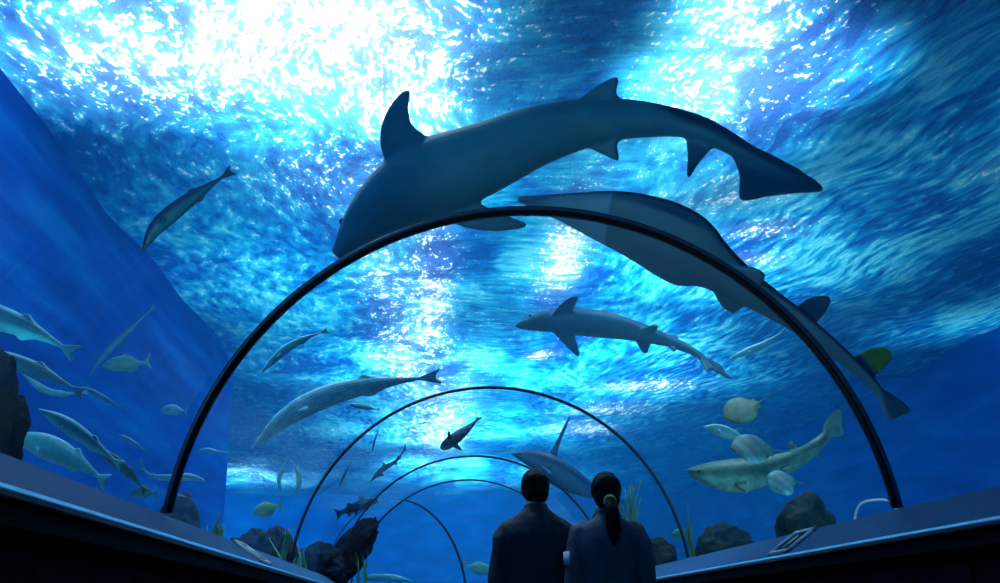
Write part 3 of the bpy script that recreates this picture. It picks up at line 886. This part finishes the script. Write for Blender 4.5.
def tube(bm, P, R, N=14, ends=True, sq=1.0):
    """smooth tube through P with radii R (number or (rx, ry)); rings perpendicular to the path"""
    P = [Vector(p) for p in P]
    rows = []
    prev = None
    for i, p in enumerate(P):
        t = (P[min(i+1, len(P)-1)]-P[max(i-1, 0)]).normalized()
        ref = Vector((0, 1, 0)) if abs(t.y) < .9 else Vector((0, 0, 1))
        x = ref.cross(t).normalized()
        y = t.cross(x)
        rx, ry = (R[i] if isinstance(R[i], tuple) else (R[i], R[i]))
        row = []
        for k in range(N):
            a = k*math.tau/N
            c, s_ = math.cos(a), math.sin(a)
            if sq != 1:
                c, s_ = math.copysign(abs(c)**sq, c), math.copysign(abs(s_)**sq, s_)
            row.append(bm.verts.new(p+x*rx*c+y*ry*s_))
        rows.append(row)
    for a, b in zip(rows, rows[1:]):
        for i in range(N):
            bm.faces.new((a[i], a[(i+1) % N], b[(i+1) % N], b[i]))
    bm.faces.new(rows[0][::-1])
    bm.faces.new(rows[-1])
    return bm


def ball(bm, c, r, u=20, v=14):
    ret = bmesh.ops.create_uvsphere(bm, u_segments=u, v_segments=v, radius=1)
    r = r if isinstance(r, tuple) else (r, r, r)
    for w in ret['verts']:
        w.co = Vector((w.co.x*r[0]+c[0], w.co.y*r[1]+c[1], w.co.z*r[2]+c[2]))
    return bm


c0, c1 = at(858, 507, 6.8), at(893, 504, 6.4)
cs, ce = np.array([c0[0]-.05, c0[1]+.02, 1.165]), np.array([c1[0]+.08, c1[1], 1.165])
bm = bmesh.new()
cp, _ = catmull([cs, c0*.5+cs*.5+np.array([-.02, 0, .02]), c0, c0*.5+c1*.5+np.array([0, 0, .035]), c1, ce*.5+c1*.5+np.array([.02, 0, .01]), ce], np.linspace(0, 1, 30))
tube(bm, list(cp), [.008]*30, 8)
tag(obj('cable', bm, M['white']), 'thin white cable behind the right ledge by the rib foot', 'cable')


# ------------------------------------------------------------------ plates on the ledges
def proj(p):
    d = np.array(p)-CAM
    z = d @ CF
    return 500+FPX*(d @ CR)/z, 291.5-FPX*(d @ CU)/z


def ledge_plate(side, px, label):
    best = min((abs(proj((side*1.415, y, 1.21))[0]-px), y) for y in np.arange(2, 9, .01))[1]
    # local frame: u along the ledge, v up its slope, n out of it
    v = Vector((side*.18, 0, .127)).normalized()
    u = Vector((0, 1, 0))
    n = Vector((-side*.127, 0, .18)).normalized()
    n = -n if n.z < 0 else n
    c = Vector((side*1.415, best, 1.2115))+n*.006
    t = empty('sign_plate', c)
    def slab_bm(u0, u1, v0, v1, h0, h1):
        bm = bmesh.new()
        vs = [bm.verts.new(u*a+v*b+n*h) for a in (u0, u1) for b in (v0, v1) for h in (h0, h1)]
        for f in ((0, 1, 3, 2), (4, 6, 7, 5), (0, 4, 5, 1), (2, 3, 7, 6), (0, 2, 6, 4), (1, 5, 7, 3)):
            bm.faces.new([vs[i] for i in f])
        bmesh.ops.bevel(bm, geom=bm.edges[:], offset=.003, segments=2, affect='EDGES')
        return bm
    obj('panel', slab_bm(-.13, .13, -.085, .085, -.004, .004), M['dark'], t)
    fb = slab_bm(-.15, -.12, -.10, .10, -.006, .010)
    for a in ((.12, .15, -.10, .10), (-.15, .15, -.10, -.078), (-.15, .15, .078, .10)):
        b2 = slab_bm(*a, -.006, .010)
        m_ = bpy.data.meshes.new('x')
        b2.to_mesh(m_)
        b2.free()
        fb.from_mesh(m_)
    obj('frame', fb, M['plate'], t)
    obj('insert', slab_bm(-.012, .012, -.06, .05, 0, .008), M['plate'], t)
    tag(t, label, 'sign', 'framed plates on the ledges')


ledge_plate(1, 793, 'pale framed plate on the right ledge')
ledge_plate(-1, 252, 'pale framed plate on the left ledge')


# ------------------------------------------------------------------ the two visitors
def push(me, fn):
    """move every vertex out along its normal by fn(position)"""
    me.update()
    n = len(me.vertices)
    co = np.empty(n*3)
    no = np.empty(n*3)
    me.vertices.foreach_get('co', co)
    me.vertices.foreach_get('normal', no)
    co, no = co.reshape(-1, 3), no.reshape(-1, 3)
    d = np.array([fn(Vector(p)) for p in co])
    me.vertices.foreach_set('co', (co+no*d[:, None]).ravel())
    me.update()


def folds(me, amt, seed, fx=7, fz=3.2):
    push(me, lambda p: amt*(mnoise.noise(Vector((p.x*fx+seed, p.y*fx, p.z*fz+p.x*3)))+.5*mnoise.noise(Vector((p.x*fx+seed, p.y*fx, p.z*fz+p.x*3))*2.7)))


def person(px, py_top, Y, h, rz, label, woman=False, lean=0.0):
    top = at(px, py_top, Y)
    k = top[2]/1.735      # so the crown stands where the photo has it
    t = empty('person', (top[0], top[1], 0), rz)
    t.scale = (k, k, k)
    tag(t, label, 'person')
    sw = .92 if woman else 1.0
    # one continuous body
    bm = bmesh.new()
    for s_ in (1, -1):
        tube(bm, [(s_*.09, 0, .95), (s_*.10, .005, .75), (s_*.10, 0, .50), (s_*.10, -.015, .32), (s_*.10, -.01, .10), (s_*.10, 0, .04)],
             [.095, .085, .058, .056, .038, .036])
        tube(bm, [(s_*.10, -.06, .035), (s_*.105, .03, .04), (s_*.115, .11, .03), (s_*.118, .17, .022)], [(.03, .03), (.038, .035), (.042, .026), (.035, .018)])
        a = [(s_*.13*sw, 0, 1.395), (s_*.170*sw, -.005, 1.345), (s_*.215*sw, -.02, 1.15), (s_*.225*sw, -.005, 1.06), (s_*.235*sw, .03, .90), (s_*.24*sw, .045, .83)]
        tube(bm, a, [.036, .042, .040, .036, .030, .026])
        hx, hy, hz = s_*.242*sw, .05, .79
        tube(bm, [(hx, hy, .83), (hx, hy+.004, .79), (hx, hy+.008, .75), (hx, hy+.01, .735)], [(.016, .028), (.017, .038), (.015, .042), (.012, .038)])
        for i, (dy, L) in enumerate(((.030, .072), (.010, .080), (-.010, .075), (-.029, .058))):
            b0 = Vector((hx, hy+.008+dy, .74))
            tube(bm, [b0, b0+Vector((0, .004, -L*.45)), b0+Vector((-s_*.008, .006, -L*.8)), b0+Vector((-s_*.018, .006, -L))], [.0085, .008, .0072, .006], 8)
        b0 = Vector((hx-s_*.004, hy+.036, .80))
        tube(bm, [b0, b0+Vector((-s_*.006, .026, -.025)), b0+Vector((-s_*.012, .036, -.055)), b0+Vector((-s_*.016, .036, -.072))], [.011, .010, .009, .007], 8)
        ball(bm, (s_*.078, .0, 1.605), (.010, .022, .032), 10, 8)          # ear
    tube(bm, [(0, 0, .84), (0, 0, .93), (0, 0, 1.05), (0, 0, 1.2), (0, 0, 1.34), (0, -.005, 1.42), (0, -.01, 1.46)],
         [(.14, .10), (.165, .115), (.135, .10), (.155, .115), (.17, .11), (.14, .085), (.07, .06)], 24)
    tube(bm, [(0, -.015, 1.42), (0, -.01, 1.49), (0, .0, 1.56)], [(.062, .06), (.054, .056), (.054, .058)], 18)
    ball(bm, (0, -.008, 1.635), (.075, .092, .095))
    ball(bm, (0, .03, 1.575), (.056, .062, .068))
    ball(bm, (0, .096, 1.60), (.011, .018, .022), 10, 8)                     # nose
    ball(bm, (0, .086, 1.562), (.022, .010, .009), 10, 8)                    # mouth
    body = obj('body', evaluated(bm, .0062, 2), M['skin'], t)
    for s_ in (1, -1):
        bm = bmesh.new()
        ball(bm, (s_*.030, .080, 1.622), .011, 10, 8)
        obj('eye', bm, M['eye'], body)
    # jacket
    bm = bmesh.new()
    J = [(.80, .185, .130, 0), (.90, .19, .135, 0), (1.02, .178, .128, 0), (1.15, .183, .130, -.004), (1.27, .198, .134, -.008), (1.35, .205, .128, -.012),
         (1.405, .190, .112, -.014), (1.44, .150, .098, -.014), (1.468, .105, .082, -.012), (1.49, .078, .072, -.010)]
    bw = .93 if woman else 1
    if woman:
        J = [(.80, .200, .14, 0), (.90, .195, .138, 0), (1.02, .172, .122, 0), (1.15, .182, .126, -.004), (1.27, .20, .132, -.008), (1.34, .208, .126, -.012),
             (1.395, .190, .112, -.014), (1.43, .150, .098, -.014), (1.46, .102, .082, -.012), (1.485, .075, .07, -.010)]
    tube(bm, [(0, y, z) for z, a, b, y in J], [(a*bw, b) for z, a, b, y in J], 32, sq=.82)
    for s_ in (1, -1):
        tube(bm, [(s_*.12*bw, -.01, 1.400), (s_*.172*bw, -.012, 1.368), (s_*.202*bw, -.015, 1.31), (s_*.216*bw, -.024, 1.21), (s_*.232*bw, -.02, 1.08), (s_*.240*bw, .01, .96), (s_*.245*bw, .035, .86)],
             [.060, .064, .066, .060, .056, .050, .044], 20)
    jk = evaluated(bm, .0085, 4)
    folds(jk, .016, 3.0 if woman else 1.0)
    jacket = obj('jacket', jk, M['uniform' if woman else 'jacket'], t)
    bm = bmesh.new()
    tube(bm, [(0, -.012, 1.462), (0, -.012, 1.49), (0, -.010, 1.515), (0, -.010, 1.508), (0, -.010, 1.47)], [(.088, .082), (.078, .076), (.070, .070), (.062, .062), (.062, .062)], 28)
    obj('collar', bm, M['uniform' if woman else 'jacket'], jacket)
    if not woman:
        bm = bmesh.new()
        tube(bm, [(0, -.010, 1.50), (0, -.009, 1.534), (0, -.009, 1.533), (0, -.009, 1.50)], [(.066, .066), (.063, .063), (.058, .058), (.058, .058)], 28)
        obj('shirt_collar', bm, M['tie'], t)
    # seams: yoke across the back and a centre seam
    # trousers and shoes
    bm = bmesh.new()
    tube(bm, [(0, 0, .80), (0, 0, .9), (0, 0, 1.0)], [(.165, .115), (.17, .12), (.15, .11)], 24)
    for s_ in (1, -1):
        tube(bm, [(s_*.088, 0, .90), (s_*.10, .004, .72), (s_*.103, 0, .5), (s_*.103, -.012, .3), (s_*.103, -.01, .075)], [.10, .097, .076, .072, .066], 20)
    tr = evaluated(bm, .0095, 3)
    folds(tr, .008, 5)
    obj('trousers', tr, M['trousers'], t)
    for s_ in (1, -1):
        bm = bmesh.new()
        tube(bm, [(s_*.10, -.095, .045), (s_*.10, -.06, .05), (s_*.105, .03, .05), (s_*.115, .12, .038), (s_*.118, .19, .028), (s_*.118, .205, .024)],
             [(.02, .03), (.042, .05), (.047, .05), (.052, .037), (.04, .026), (.02, .014)], 16)
        obj('shoe', evaluated(bm, .008, 2), M['shoe'], t)
    # hair
    bm = bmesh.new()
    if woman:
        ball(bm, (0, -.018, 1.635), (.092, .102, .102))
        ball(bm, (0, -.045, 1.585), (.082, .075, .085))
        tube(bm, [(.006, -.085, 1.56), (.010, -.125, 1.545), (.014, -.150, 1.50), (.018, -.155, 1.44), (.022, -.150, 1.38), (.022, -.145, 1.325), (.02, -.142, 1.29)],
             [.032, .030, (.040, .034), (.045, .034), (.042, .03), (.028, .02), (.008, .008)], 18)
    else:
        ball(bm, (0, -.014, 1.640), (.086, .098, .098))
        ball(bm, (0, -.032, 1.590), (.080, .078, .072))
    hm = evaluated(bm, .005, 2)
    push(hm, lambda p: .0035*mnoise.noise(Vector((p.x*60, p.y*60, p.z*18)))+.006*mnoise.noise(p*16))
    hair = obj('hair', hm, M['hair'], t)
    if woman:
        bm = bmesh.new()
        rows = []
        for i in range(24):
            a = i*math.tau/24
            c = Vector((.010+.033*math.cos(a), -.121-.010*math.sin(a), 1.548+.030*math.sin(a)))
            o_ = Vector((math.cos(a), -.3*math.sin(a), math.sin(a)))*.007
            f_ = Vector((0, -.95, -.3))*.008
            rows.append([bm.verts.new(c+o_*math.cos(b)+f_*math.sin(b)) for b in [j*math.tau/8 for j in range(8)]])
        for i in range(24):
            for j in range(8):
                a, b = rows[i], rows[(i+1) % 24]
                bm.faces.new((a[j], a[(j+1) % 8], b[(j+1) % 8], b[j]))
        o = obj('hair_tie', bm, M['tie'], hair)
        # shoulder patch wrapped on the left sleeve
        bm = bmesh.new()
        g = []
        for i in range(7):
            a = R_(172+i*11)
            for r_ in (.058, .064):
                g.append([bm.verts.new((-.204+(r_+.003)*math.cos(a), -.022+(r_+.003)*math.sin(a), z)) for z in (1.265, 1.185)])
        for i in range(6):
            a, b, c, d = g[2*i], g[2*i+1], g[2*i+2], g[2*i+3]
            bm.faces.new((a[0], c[0], c[1], a[1]))
            bm.faces.new((b[0], b[1], d[1], d[0]))
            bm.faces.new((a[0], b[0], d[0], c[0]))
            bm.faces.new((a[1], c[1], d[1], b[1]))
        bm.faces.new((g[0][0], g[0][1], g[1][1], g[1][0]))
        bm.faces.new((g[-2][0], g[-1][0], g[-1][1], g[-2][1]))
        tag(obj('sleeve_patch', bm, M['white'], jacket), 'white patch on the left sleeve')
    return t


person(534.5, 469, 6.1, 1.72, R_(2), 'short-haired man in a dark navy jacket seen from behind')
person(605, 472, 5.85, 1.68, R_(-4), 'woman with ponytail in slate uniform jacket seen from behind', True)
